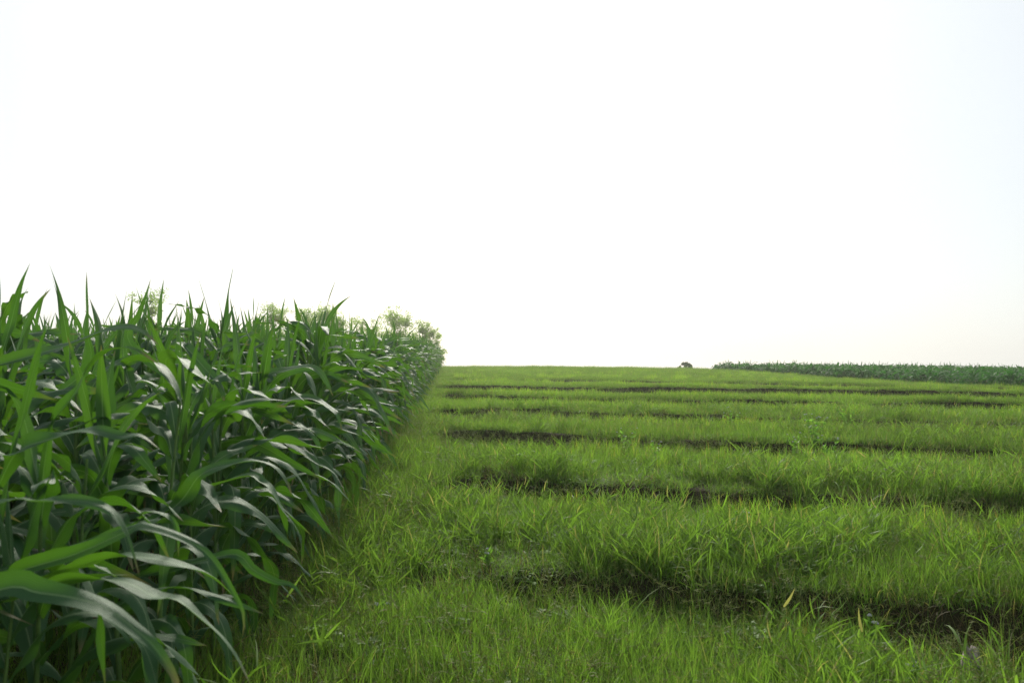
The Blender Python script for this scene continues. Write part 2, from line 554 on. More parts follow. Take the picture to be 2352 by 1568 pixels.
rng = np.random.RandomState(11)
short_src = [tuft("short_grass", 100 + k, M_GRASS,
                  dict(n=90, rad=.13, L=(.05, .125), W=(.0025, .006), lean=.95, curve=(.1, 2.4), segs=4, dry=.13),
                  dict(n=10, rad=.12, L=(.10, .2), W=(.003, .006), lean=.5, curve=(.1, 1.2), segs=5, tint=(.4, 1), dry=.05)) for k in range(6)]
patch_src = [tuft("grass_patch", 200 + k, M_GRASS,
                  dict(n=330, rad=.24, L=(.04, .10), W=(.005, .010), lean=.5, curve=(.1, 1.4), segs=2, dry=.10, square=True),
                  dict(n=34, rad=.24, L=(.09, .19), W=(.004, .008), lean=.3, curve=(.1, .9), segs=3, tint=(.3, 1), dry=.12, square=True)) for k in range(5)]
crab_src = [crab("leafy_grass", 300 + k, M_GRASS) for k in range(6)]
wisp_src = [tuft('wispy_grass', 450 + k, M_GRASS, dict(n=26, rad=.10, L=(.13, .32), W=(.0022, .0048), lean=.55, curve=(.1, 1.5), segs=6, tint=(.3, 1), dry=.14)) for k in range(5)]
tuss_src = [tuft('tussock', 480 + k, M_GRASS, dict(n=75, rad=.075, L=(.14, .34), W=(.0045, .0105), lean=.55, curve=(.2, 1.7), segs=6, tint=(.35, 1), dry=.07)) for k in range(4)]
seed_src = [seedhead("seed_grass", 400 + k, M_GRASS) for k in range(4)]
rice_src = [tuft("rice_clump", 500 + k, M_RICE,
                 dict(n=20, rad=.045, L=(.15, .34), W=(.004, .0075), lean=.13, curve=(0, .55), segs=5, dry=.13),
                 dict(n=6, rad=.05, L=(.1, .2), W=(.004, .007), lean=.4, curve=(.3, 1.3), segs=4, dry=.2)) for k in range(6)]
ricefar_src = [tuft("rice_patch", 600 + k, M_RICE,
                    dict(n=75, rad=.22, L=(.13, .32), W=(.007, .012), lean=.15, curve=(0, .5), segs=3, dry=.13)) for k in range(4)]
dry_src = [tuft("dry_tuft", 700 + k, M_DRY,
                dict(n=55, rad=.12, L=(.05, .15), W=(.0025, .005), lean=1.0, curve=(.4, 2.2), segs=5, dry=.3)) for k in range(4)]


def frustum_pts(n, y0, y1, xpad=0.6, power=1.0):
    """uniform-in-area points inside the (widened) view wedge"""
    k = 1176 / FPX * 1.12
    y = y0 + (y1 - y0) * rng.rand(n * 3); x = (rng.rand(n * 3) * 2 - 1) * (k * y1 + xpad)
    ok = np.abs(x) < k * y + xpad
    x, y = x[ok], y[ok]
    # the lottery above is uniform in area; cut to the count implied by the area
    return x[:n], y[:n]


def area(y0, y1, xpad=.6):
    k = 1176 / FPX * 1.12
    return (k * (y0 + y1) + 2 * xpad) * (y1 - y0)


def scatter_pts(bands, dens_fn):
    """bands: (y0, y1, per m2); dens_fn(x, y) -> 0..1"""
    X = []; Y = []; B = []
    for bi, (y0, y1, d) in enumerate(bands):
        n = int(area(y0, y1) * d)
        x, y = frustum_pts(n, y0, y1)
        keep = rng.rand(len(x)) < dens_fn(x, y)
        X.append(x[keep]); Y.append(y[keep]); B.append(np.full(keep.sum(), bi))
    return np.concatenate(X), np.concatenate(Y), np.concatenate(B)


def place(name, src, x, y, smin, smax, label, cat, tilt=.12, zs=None, zmul=None, sink=0.0):
    n = len(x); z = height(x, y) - sink
    rot = np.stack([rng.normal(0, tilt, n), rng.normal(0, tilt, n), rng.rand(n) * 6.28], -1)
    s = rng.uniform(smin, smax, n)
    scl = np.stack([s, s, s * (zmul if zmul is not None else 1)], -1)
    print(name, n)
    return scatter(name, src, np.stack([x, y, z], -1), rot, scl, rng.randint(0, len(src), n), label, cat)


def corn_cut(x, y):
    e = edge_dist(x, y)
    return sst(-1.2, .1, e) * .95 + .05


def right_cut(x, y):        # inside the young corn field
    ex = 20.6 - 0.2 * (y - 32) - x
    return np.where((y > 30) & (ex < 0), .35, 1.0)


def riser_foot(x, y):
    r = riser_pos(tcoord(x, y))
    return sst(-.85, -.5, r) * sst(.15, .05, r) * np.clip(riser_gate(x, y), 0, 1)


def ragged(x, y):
    return (1 - sst(9, 7, y) * sst(3.0, .6, x) * .6) * np.clip(.82 + 1.4 * fbm(x * 1.9 + 70, y * 1.9), .12, 1)


def riser_wide(x, y):
    r = riser_pos(tcoord(x, y)); g = riser_gate(x, y)
    return (1 - .8 * sst(20, 42, y)) * sst(-.5, -.3, r) * sst(.24, .13, r) * np.clip(g, 0, 1) * ragged(x, y)


def riserness(x, y):
    r = riser_pos(tcoord(x, y)); g = riser_gate(x, y)
    return sst(-.42, -.24, r) * sst(.12, .05, r) * np.clip(g, 0, 1) * ragged(x, y)


def d_short(x, y):
    return corn_cut(x, y) * (1 - .95 * riserness(x, y)) * np.clip(.78 + 1.3 * fbm(x * 2.1, y * 2.1), .12, 1) * right_cut(x, y)


x, y, _ = scatter_pts([(1.2, 5, 210), (5, 9, 170), (9, 14, 90)], d_short)
hz = np.clip(1.05 + 1.1 * fbm(x * 1.1 + 5, y * 1.1), .45, 2.0)
place("short_grass", short_src, x, y, .8, 1.25, "low fine green grass covering the path strip and the terraces nearby", "grass", zmul=hz)

x, y, _ = scatter_pts([(11, 24, 44), (24, 45, 26), (45, 72, 22)], lambda x, y: d_short(x, y) * (1 - .93 * riser_wide(x, y)))
hz = np.clip(1 + 0.7 * fbm(x * .5 + 5, y * .5), .5, 1.5) * (1 + 0.9 * sst(40, 62, y))
place("distant_grass", patch_src, x, y, .8, 1.3, "green grass covering the farther terraces up to the crest", "grass", tilt=.03, zmul=hz)


def d_crab(x, y):
    e = edge_dist(x, y)
    return sst(.0, .5, e) * (1 - .9 * riser_foot(x, y)) * np.clip(.32 + 1.9 * fbm(x * 1.1 + 40, y * 1.1), 0.04, 1) * (.55 + .45 * sst(1.2, 2.5, e))


x, y, _ = scatter_pts([(1.6, 6, 92), (6, 10, 54), (10, 20, 20)], d_crab)
place("leafy_grass", crab_src + tuss_src + tuss_src[:2], x, y, .7, 1.35, "bright broad bladed grass clumps in the foreground", "grass", tilt=.2)


def clover(name, seed):
    rs = np.random.RandomState(seed); mb = MB()
    for k in range(34):
        r_ = .13 * math.sqrt(rs.rand()); a = rs.rand() * 6.28; h = rs.uniform(.01, .075)
        c = np.array([r_ * math.cos(a), r_ * math.sin(a), h])
        V, F, U = tube(np.array([c * [.8, .8, 0], c * [.9, .9, .6], c]), [.0012] * 3, 3)
        C = np.zeros((len(V), 3)); C[:, 0] = .3; mb.add(V, F, U, C)
        for j in range(rs.randint(2, 5)):
            b = rs.rand() * 6.28; l = rs.uniform(.014, .034); w = l * rs.uniform(.3, .48); dz = rs.uniform(-.3, .5)
            d = np.array([math.cos(b), math.sin(b), dz]); d /= np.linalg.norm(d); e = np.array([-math.sin(b), math.cos(b), rs.uniform(-.3, .3)])
            V = np.array([c, c + d * l * .35 + e * w, c + d * l * .75 + e * w * .7, c + d * l - [0, 0, l * .15], c + d * l * .75 - e * w * .7, c + d * l * .35 - e * w])
            C = np.zeros((6, 3)); C[:, 0] = rs.uniform(.25, 1); C[:, 2] = .04
            mb.add(V, np.array([[0, 1, 2, 3], [0, 3, 4, 5]]), None, C)
    return mb.mesh(name, M_GRASS)


clover_src = [clover("ground_cover", 800 + k) for k in range(4)]


def d_clover(x, y):
    return sst(-.3, .2, edge_dist(x, y)) * np.clip(.35 + 1.1 * fbm(x * 1.6 + 20, y * 1.6 + 33), .08, 1) * (1 - .6 * riserness(x, y))


x, y, _ = scatter_pts([(1.6, 7, 34), (7, 13, 16)], d_clover)
place("ground_cover", clover_src, x, y, .7, 1.15, "small broad leaved weeds creeping between the grass in the foreground", "weeds", tilt=.15)


def d_seed(x, y):
    return sst(-.2, .5, edge_dist(x, y)) * np.clip(.5 + 1.2 * fbm(x * .5 + 80, y * .5), .1, 1) * right_cut(x, y)


x, y, _ = scatter_pts([(1.6, 8, 85), (8, 16, 50), (16, 30, 12), (30, 54, 4), (54, 70, 7)], d_seed)
place("seed_grass", seed_src + wisp_src, x, y, .7, 1.15, "thin stalked grass with pale seed heads rising above the turf", "grass", tilt=.2)


def d_rice(x, y):
    r = riser_pos(tcoord(x, y)); e = edge_dist(x, y)
    foot = sst(-2.6, -1.2, r) * sst(-.45, -.8, r)        # strip at the foot of each bank
    back = .22 * sst(.3, 1.0, r)
    return np.clip(foot + back, 0, 1) * sst(1.2, 3.0, e + 1.2 * vnoise(x * .6, y * .5 + 7)) * np.clip(.55 + 1.5 * fbm(x * .8, y * .8 + 60), .03, 1) * right_cut(x, y) * (.2 + .8 * sst(3.5, 6.5, y))


x, y, _ = scatter_pts([(2, 9, 30), (9, 17, 34)], d_rice)
place("tall_grass", rice_src, x, y, .75, 1.15, "upright yellow green stalks in strips along the foot of each terrace bank", "tall grass", tilt=.08)
x, y, _ = scatter_pts([(16, 30, 9), (30, 60, 5)], d_rice)
place("distant_tall_grass", ricefar_src, x, y, .8, 1.15, "upright yellow green stalks in strips on the farther terraces", "tall grass", tilt=.05)


def d_dry(x, y):
    return np.clip(.9 * riserness(x, y) + .012 + .25 * sst(.9, .1, np.abs(edge_dist(x, y) - .1)), 0, 1)


x, y, _ = scatter_pts([(2, 9, 150), (9, 18, 70), (18, 50, 14)], d_dry)
place("dry_grass", dry_src, x, y, .8, 1.3, "brown dead grass and roots matted on the terrace banks", "dry grass", tilt=.5)

# ------------------------------------------------------------------ corn
def ribbon(P, side, W, across=6, fold=.35, wav=.0, wavk=9, ph=0., prof=None):
    """leaf blade along centreline P with side vectors; V fold and wavy edges"""
    n = len(P)
    T = np.gradient(P, axis=0); T /= np.linalg.norm(T, axis=1)[:, None] + 1e-9
    S = side - T * np.sum(side * T, 1)[:, None]; S /= np.linalg.norm(S, axis=1)[:, None] + 1e-9
    Nn = np.cross(S, T)
    Nn = np.where((Nn[:, 2:3] < 0) & (np.abs(Nn[:, 2:3]) > 2), -Nn, Nn)
    s = np.linspace(0, 1, n)
    if prof is None:
        prof = (0.42 + .58 * sst(0, .28, s)) * np.clip(1 - s ** 2.6, 0, 1) ** .9
    w = W * .5 * prof
    u = np.linspace(-1, 1, across + 1)
    f = fold * (1 - .75 * sst(0.1, .7, s))
    off = np.abs(u)[None, :] ** 1.3 * f[:, None] * w[:, None]
    off = off + (u[None, :] ** 2) * np.sign(u)[None, :] * wav * np.sin(wavk * s[:, None] + ph) * (prof[:, None]) \
        + (u[None, :] ** 2) * wav * .6 * np.sin(wavk * 1.37 * s[:, None] + ph * 2.1) * prof[:, None]
    cosf = np.sqrt(np.clip(1 - (f * .8) ** 2, .2, 1))
    V = P[:, None, :] + S[:, None, :] * (u[None, :, None] * (w * cosf)[:, None, None]) + Nn[:, None, :] * off[:, :, None]
    V = V.reshape(-1, 3); k = across + 1
    i = np.arange(n - 1)[:, None] * k + np.arange(across)[None, :]
    F = np.stack([i, i + 1, i + 1 + k, i + k], -1).reshape(-1, 4)
    U = np.stack([np.tile((u + 1) / 2, n), np.repeat(s, k)], -1)
    return V, F, U


def leaf_curve(rs, base, az, L, th0, bend, bpos, n, swirl=0.):
    """th: elevation angle from horizontal; bends down by `bend` around bpos"""
    s = np.linspace(0, 1, n)
    th = th0 - bend * sst(max(0, bpos - .38), min(1.15, bpos + .38), s) 
    a = az + swirl * s ** 1.5
    ds = L / (n - 1)
    h = np.cos(th) * ds
    dx = np.cumsum(np.cos(a) * h) - np.cos(a[0]) * h[0]
    dy = np.cumsum(np.sin(a) * h) - np.sin(a[0]) * h[0]
    dz = np.cumsum(np.sin(th) * ds) - np.sin(th[0]) * ds
    P = base + np.stack([dx, dy, dz], -1)
    tw = rs.uniform(-.25, .25) + rs.normal(0, 1.1) * s ** 1.5
    hs = np.stack([-np.sin(a), np.cos(a), np.zeros(n)], -1)
    up = np.stack([-np.cos(a) * np.sin(th), -np.sin(a) * np.sin(th), np.cos(th)], -1)
    side = hs * np.cos(tw)[:, None] + up * np.sin(tw)[:, None]
    return P, side


def corn_parts(seed, nl=24, across=6, H=1.5, Ls=(.7, 1.02), Ws=(.072, .104), nleaf=12, whorl=3, topfrac=.82):
    """local-space parts of a plant: stalk mesh data, leaf mesh data list"""
    rs = np.random.RandomState(seed)
    n = 12
    s = np.linspace(0, 1, n)
    bend = rs.normal(0, .04, 2)
    P = np.stack([bend[0] * s ** 2, bend[1] * s ** 2, -0.05 + (H + .05) * s], -1)
    stalk = tube(P, .014 * (1 - .62 * s) , 7)
    leaves = []
    az0 = rs.rand() * .5 - .25
    for k in range(nleaf):
        f = (k + .5) / nleaf
        zb = H * (.09 + .83 * f ** .95)
        q = np.array([bend[0] * (zb / H) ** 2, bend[1] * (zb / H) ** 2, zb])
        az = az0 + (k % 2) * math.pi + rs.normal(0, .45)
        env = .62 + .38 * math.sin(math.pi * min(1, f * .9 + .12))
        L = rs.uniform(*Ls) * env; W = rs.uniform(*Ws) * (.75 + .25 * env)
        th0 = rs.uniform(.8, 1.2) + .22 * f
        bd = rs.uniform(1.5, 3.0) * (1.05 - .38 * f)
        Pc, sd_ = leaf_curve(rs, q, az, L, th0, bd, rs.uniform(.32, .58), nl, rs.normal(0, .35))
        leaves.append(ribbon(Pc, sd_, W, across, rs.uniform(.3, .7), rs.uniform(.010, .028), rs.uniform(10, 24), rs.rand() * 6))
    for k in range(whorl):
        zb = H * (.86 + .06 * k)
        q = np.array([bend[0], bend[1], zb])
        az = rs.rand() * 6.28
        Pc, sd_ = leaf_curve(rs, q, az, rs.uniform(.36, .66), rs.uniform(1.15, 1.5), rs.uniform(0.0, .9), .8, nl, 0)
        sv = np.linspace(0, 1, nl)
        pr = (.3 + .7 * sst(0, .35, sv)) * np.clip(1 - sv ** 1.8, 0, 1)
        leaves.append(ribbon(Pc, sd_, rs.uniform(.05, .085), across, rs.uniform(.6, 1.1), .004, 8, rs.rand() * 6, prof=pr))
    return stalk, leaves


NV = 9
corn_hi = []        # (stalk mesh, [leaf meshes])
corn_lo = []        # joined meshes
for k in range(NV):
    st, lv = corn_parts(1000 + k, H=1.42 + .05 * (k % 4), nleaf=12 + k % 3, whorl=(2, 1, 2, 1, 3)[k % 5])
    corn_hi.append((mesh_np("corn_stalk", st[0], st[1], M_STALK, st[2]), [mesh_np("corn_leaf", *l[:2], M_DEAD if (q == 0 and k % 4 == 1) else M_CORN, l[2]) for q, l in enumerate(lv)]))
    st, lv = corn_parts(1000 + k, nl=13, across=4, H=1.42 + .05 * (k % 4), nleaf=12 + k % 3, whorl=(2, 1, 2, 1, 3)[k % 5])
    mb = MB()
    mb.add(*st)
    for l in lv: mb.add(*l)
    me = mb.mesh("corn_plant", M_CORN)
    corn_lo.append(me)

# planting grid of the tall stand
plants = []
rsp = np.random.RandomState(77)
for row in range(26):
    yv = -4.0 + rsp.rand() * .2
    step = .235
    while yv < 66:
        e = -row * .66
        x_ = EDGE0 + EDGE1 * yv + e + rsp.normal(0, .05)
        if row == 0 and -1.0 < yv < 1.2: yv += step; continue
        if abs(x_) > .72 * max(yv, 0) + 4.5: yv += step; continue
        plants.append((x_, yv + rsp.normal(0, .04), row, rsp.randint(NV)))
        yv += step * rsp.uniform(.8, 1.25)
px_ = np.array([p[0] for p in plants]); py_ = np.array([p[1] for p in plants])
pz_ = height(px_, py_)
dist = np.hypot(px_, py_)
rowv = np.array([p[2] for p in plants])
inframe = (px_ > -.66 * py_ - .5)
score = dist * (1 + .30 * rowv) + np.where(inframe, 0, 60)
order = np.argsort(score)
N_PART, N_IND = 110, 296
ind = order[:N_IND]; rest = order[N_IND:]
print("corn plants", len(plants), "far individual", dist[ind].max())
corn_objs = {}
for rank, ii in enumerate(ind):
    x_, y_, row, v = plants[ii]
    # leaves of the outer rows turn towards the open path
    if row <= 1: rz = rsp.normal(0, .8) + (math.pi if rsp.rand() < .5 else 0)
    else: rz = rsp.rand() * 6.28
    sc = rsp.uniform(.88, 1.13) * (.97 if row == 0 else 1.0) * (.68 + .32 * float(sst(1.2, 7.0, dist[ii])))
    lean = (rsp.normal(0, .03), rsp.normal(.05 if row == 0 else 0, .03))
    if rank < N_PART:
        root = bpy.data.objects.new("corn_plant", None); COL.objects.link(root)
        root.empty_display_size = .1
        link("stalk", corn_hi[v][0], root)
        for li, lm in enumerate(corn_hi[v][1]):
            if dist[ii] < 3.6:      # leave out leaves that would brush against the lens
                co = np.empty(len(lm.vertices) * 3, np.float32); lm.vertices.foreach_get("co", co); co = co.reshape(-1, 3) * sc
                wx = x_ + co[:, 0] * math.cos(rz) - co[:, 1] * math.sin(rz); wy = y_ + co[:, 0] * math.sin(rz) + co[:, 1] * math.cos(rz)
                vis = (wx > -.67 * wy) & (wy > .1)
                if (vis & (wy < 1.95)).sum() > 6: continue
            link("leaf", lm, root)
    else:
        root = link("corn_plant", corn_lo[v])
    root.location = (x_, y_, pz_[ii]); root.rotation_euler = (lean[0], lean[1], rz); root.scale = (sc, sc, sc)
    if row == 0: lab = "tall green corn plant in the outermost row beside the grass path"
    elif row == 1: lab = "tall green corn plant in the second row behind the path edge"
    else: lab = "tall green corn plant deep inside the dense stand, mostly its top showing"
    tag(root, lab, "corn plant", "corn plants in the tall stand on the left")
    corn_objs[ii] = root
n = len(rest)
rot = np.stack([rng.normal(0, .04, n), rng.normal(0, .04, n), rng.rand(n) * 6.28], -1)
sc = rng.uniform(.88, 1.15, n)
scatter("corn_stand", corn_lo, np.stack([px_[rest], py_[rest], pz_[rest]], -1), rot, np.stack([sc] * 3, -1),
        np.array([plants[k][3] for k in rest]), "dense mass of tall green corn reaching back to the crest", "corn")

# leaves that reach out over the path close by: control points (photo px, depth)
HERO = [
    ([(0, 1353), (85, 1360), (178, 1374), (246, 1396), (301, 1437), (349, 1478), (386, 1529), (407, 1570), (410, 1620)], 1.66, 1.62, .078),
    ([(34, 1317), (171, 1273), (294, 1218), (325, 1206), (403, 1228), (478, 1273), (533, 1355), (560, 1410), (557, 1464)], 2.0, 1.95, .05),
    ([(236, 1330), (359, 1370), (410, 1378), (461, 1420), (513, 1464), (547, 1512), (574, 1570)], 2.0, 1.85, .085),
    ([(220, 1290), (308, 1278), (393, 1290), (478, 1321), (526, 1358), (554, 1396), (565, 1450)], 2.1, 2.1, .08),
    ([(7, 1153), (85, 1151), (178, 1150), (232, 1160), (267, 1184), (291, 1228), (308, 1280), (321, 1324)], 1.75, 1.75, .05),
    ([(290, 1215), (325, 1178), (359, 1174), (393, 1191), (408, 1225), (410, 1280)], 2.2, 2.2, .04),
    ([(450, 1290), (543, 1273), (581, 1307), (632, 1334), (673, 1345), (711, 1392)], 2.75, 2.6, .06),
    ([(405, 1160), (461, 1090), (530, 1066), (588, 1059), (632, 1071), (660, 1109), (670, 1140)], 2.9, 2.8, .085),
    ([(560, 1095), (600, 1108), (625, 1126), (649, 1170), (684, 1218), (694, 1270)], 3.4, 3.3, .085),
    ([(129, 961), (176, 896), (199, 846), (234, 811), (278, 800), (311, 802), (337, 817), (366, 838)], 2.3, 2.2, .04),
    ([(40, 1038), (117, 1008), (176, 990), (220, 990), (278, 1002), (322, 999), (366, 1031)], 2.05, 2.0, .075),
    ([(180, 785), (249, 757), (293, 750), (328, 761), (366, 794)], 3.0, 2.8, .075),
    ([(35, 1033), (73, 867), (97, 785), (112, 740), (120, 712)], 2.2, 2.1, .06),
    ([(290, 840), (318, 826), (352, 832), (381, 855), (404, 890), (419, 934)], 3.0, 2.8, .08),
    ([(380, 830), (404, 820), (434, 838), (469, 873), (507, 895)], 3.3, 3.1, .1),
    ([(590, 890), (612, 860), (658, 849), (709, 842), (735, 855), (753, 883), (765, 910)], 4.8, 4.5, .09),
    ([(640, 930), (683, 914), (722, 916), (760, 937), (776, 955), (786, 990)], 4.9, 4.6, .09),
    ([(420, 790), (470, 845), (500, 880), (512, 905), (515, 930)], 3.6, 3.5, .08),
    ([(600, 1030), (640, 1012), (690, 1035), (730, 1065), (770, 1090), (797, 1140)], 4.4, 4.2, .07),
    ([(196, 850), (200, 760), (200, 690), (199, 622)], 3.6, 3.6, .075),
    ([(20, 760), (35, 700), (50, 650), (70, 602)], 3.3, 3.3, .06),
    ([(300, 790), (320, 720), (335, 680), (347, 638)], 3.7, 3.7, .07),
]


def catmull(P, n):
    P = np.asarray(P); P = np.vstack([2 * P[0] - P[1], P, 2 * P[-1] - P[-2]])
    L = np.concatenate([[0], np.cumsum(np.linalg.norm(np.diff(P[1:-1], axis=0), axis=1))]); L /= L[-1]
    out = []
    for s in np.linspace(0, 1, n):
        k = min(len(L) - 2, max(0, np.searchsorted(L, s, side='right') - 1))
        u = (s - L[k]) / (L[k + 1] - L[k] + 1e-9)
        a, b, c, d = P[k:k + 4]
        out.append(.5 * (2 * b + (c - a) * u + (2 * a - 5 * b + 4 * c - d) * u * u + (3 * b - a - 3 * c + d) * u ** 3))
    return np.array(out)


rsh = np.random.RandomState(9)
near_ids = [k for k in ind[:N_PART]]
for pts, d0, d1, W in HERO:
    nn = len(pts)
    Pw = [at(p[0], p[1], d0 + (d1 - d0) * k / (nn - 1)) for k, p in enumerate(pts)]
    upright = abs(Pw[-1][2] - Pw[0][2]) > 1.4 * np.linalg.norm(Pw[-1][:2] - Pw[0][:2]) and Pw[-1][2] > Pw[0][2]
    tgt = Pw[0] + np.array([0 if upright else -.15, 0, 0])
    best = min(near_ids, key=lambda k: (px_[k] - tgt[0]) ** 2 + (py_[k] - tgt[1]) ** 2 + (9 if py_[k] < d0 - .08 else 0))
    root = corn_objs[best]
    stalk_xy = np.array([px_[best], py_[best]])
    zb = Pw[0][2] - (.25 if upright else .10)
    zb = max(pz_[best] + .2, min(pz_[best] + 1.4, zb))
    base = np.array([stalk_xy[0] + .0, stalk_xy[1], zb])
    C = catmull([base] + Pw, 34)
    nh = np.array([.15, -.38, 1.0]) if not upright else np.array([.2, -1, .1])
    nh = nh + rsh.normal(0, .3, 3)
    T = np.gradient(C, axis=0)
    side = np.cross(T, nh); side /= np.linalg.norm(side, axis=1)[:, None]
    V, F, U = ribbon(C, side, W * .78, 8, .45, .010, rsh.uniform(8, 15), rsh.rand() * 6,
                     prof=None if not upright else (.35 + .65 * sst(0, .4, np.linspace(0, 1, 34))) * np.clip(1 - np.linspace(0, 1, 34) ** 2, 0, 1))
    from mathutils import Euler, Matrix
    inv = (Matrix.Translation(root.location) @ Euler(root.rotation_euler).to_matrix().to_4x4() @ Matrix.Diagonal((*root.scale, 1))).inverted()
    Mi = np.array(inv)
    V = V @ Mi[:3, :3].T + Mi[:3, 3]
    link("leaf", mesh_np("corn_leaf", V, F, M_CORN, U), root)

# ------------------------------------------------------------------ young corn on the right
young = []
for k in range(6):
    st, lv = corn_parts(2000 + k, nl=11, across=2, H=.46, Ls=(.62, .9), Ws=(.10, .14), nleaf=9, whorl=k % 2)
    mb = MB(); mb.add(*st)
    for l in lv: mb.add(*l)
    young.append(mb.mesh("young_corn_plant", M_YOUNG))
yp = []
for row in range(40):
    yv = 27.0
    while yv < 61:
        x_ = 20.9 - .2 * (yv - 32) + row * .7 + rsp.normal(0, .14)
        if abs(x_) < .72 * yv + 1 : yp.append((x_, yv + rsp.normal(0, .05), row, rsp.randint(6)))
        yv += .42 * rsp.uniform(.6, 1.5)
yx = np.array([p[0] for p in yp]); yy_ = np.array([p[1] for p in yp]); yz = height(yx, yy_)
sc_ = np.hypot(yx, yy_) * (1 + .10 * np.array([p[2] for p in yp])) + np.where(yx < .66 * yy_, 0, 60)
od = np.argsort(sc_); ind2 = od[:290]; rest2 = od[290:]
for ii in ind2:
    o = link("young_corn_plant", young[yp[ii][3]])
    s = rsp.uniform(.75, 1.25)
    o.location = (yx[ii], yy_[ii], yz[ii]); o.rotation_euler = (rsp.normal(0, .05), rsp.normal(0, .05), rsp.rand() * 6.28); o.scale = (s, s, s)
    tag(o, "low bushy young corn plant at the near edge of the right field", "corn plant", "young corn plants in the field on the right")
n = len(rest2); s = rng.uniform(.75, 1.3, n)
scatter("young_corn_field", young, np.stack([yx[rest2], yy_[rest2], yz[rest2]], -1),
        np.stack([rng.normal(0, .05, n), rng.normal(0, .05, n), rng.rand(n) * 6.28], -1), np.stack([s] * 3, -1),
        np.array([yp[k][3] for k in rest2]), "low dark green young corn filling the field on the right up to the skyline", "corn")

# ------------------------------------------------------------------ trees beyond the crest
def tree(name, x, y, hgt, wid, seed, label, group, mat=M_TREE, nclump=26, leaf=.18, per=340, gap=.5, trunk_r=.12, low=.25):
    rs = np.random.RandomState(seed)
    z0 = ground_z(x, y)
    root = bpy.data.objects.new(name, None); COL.objects.link(root); root.location = (x, y, z0)
    tb = MB(); cb = MB()
    n = 8; s = np.linspace(0, 1, n)
    P = np.stack([rs.normal(0, .15) * s, rs.normal(0, .15) * s, -.2 + hgt * .72 * s], -1) + np.concatenate([np.zeros((1, 3)), rs.normal(0, .06, (n - 1, 3))])
    tb.add(*tube(P, trunk_r * (1 - .75 * s), 7))
    for k in range(nclump):
        f = low + (1 - low) * rs.rand() ** .8
        a = rs.rand() * 6.28
        rr = wid * .5 * math.sqrt(rs.uniform(.05, 1)) * (math.sin(math.pi * min(1, .18 + f * .8)) ** .6)
        c = np.array([rr * math.cos(a), rr * math.sin(a), hgt * f * rs.uniform(.88, 1.05)])
        st = P[min(n - 1, int(f * .8 * n))]
        mid = (st + c) / 2 + np.array([0, 0, -.08 * hgt * rs.rand()])
        tb.add(*tube(catmull([st, mid, c], 6), np.linspace(trunk_r * .16, trunk_r * .06, 6), 5))
        rad = rs.uniform(.28, .6) * hgt * .19
        m_ = int(per * rs.uniform(.5, 1.2))
        # twiggy sub-clusters
        sub = c + rs.normal(0, rad * .75, (7, 3)) * [1.1, 1.1, .8]
        ctr = sub[rs.randint(0, 7, m_)] + rs.normal(0, rad * .33, (m_, 3))
        d1 = rs.normal(0, 1, (m_, 3)); d1 /= np.linalg.norm(d1, axis=1)[:, None]
        d2 = np.cross(d1, rs.normal(0, 1, (m_, 3))); d2 /= np.linalg.norm(d2, axis=1)[:, None]
        l = leaf * rs.uniform(.6, 1.2, (m_, 1))
        V = np.stack([ctr - d1 * l * .5, ctr + d2 * l * .28, ctr + d1 * l * .5, ctr - d2 * l * .28], 1).reshape(-1, 3)
        cb.add(V, np.arange(m_ * 4).reshape(-1, 4))
    link("trunk", tb.mesh("trunk", M_BARK), root)
    link("crown", cb.mesh("crown", mat), root)
    tag(root, label, "tree" if "tree" in name else "bush", group)
    return root


def px_xy(px, y): return (px - 1176) / FPX * y


G = "trees beyond the corn"
tree("broadleaf_tree", px_xy(915, 78), 78, 5.9, 3.6, 1, "rounded tree with loose crown, tallest behind the far end of the corn", G, nclump=30)
tree("broadleaf_tree", px_xy(972, 80), 80, 4.5, 4.6, 12, "low spreading tree at the right end of the tree line, by the corn's far corner", G, nclump=20)
tree("broadleaf_tree", px_xy(862, 84), 84, 5.0, 4.2, 3, "thin gappy tree just left of the tallest tree behind the corn", G, nclump=22, per=150)
tree("broadleaf_tree", px_xy(822, 80), 80, 5.1, 2.8, 6, "narrow sparse tree between the thin gappy tree and the broad crowned pair", G, nclump=16, per=150)
tree("broadleaf_tree", px_xy(765, 76), 76, 6.0, 4.4, 4, "broad crowned tree rising behind the middle of the corn top line", G, nclump=30)
tree("broadleaf_tree", px_xy(705, 80), 80, 6.2, 3.4, 7, "leafy tree crown showing between corn tips left of the broad crowned tree", G, nclump=22)
tree("broadleaf_tree", px_xy(628, 74), 74, 5.9, 3.4, 8, "tree top barely rising above the corn left of centre", G, nclump=20)
tree("broadleaf_tree", px_xy(345, 60), 60, 5.2, 1.5, 5, "small dark tree top peeping over the corn at far left", G, nclump=12)
tree("round_bush", px_xy(1575, 84), 84, 1.05, 2.3, 9, "small dark round bush alone on the skyline left of the young corn", None, mat=M_BUSH, nclump=22, leaf=.14, per=300, low=.12, trunk_r=.08)

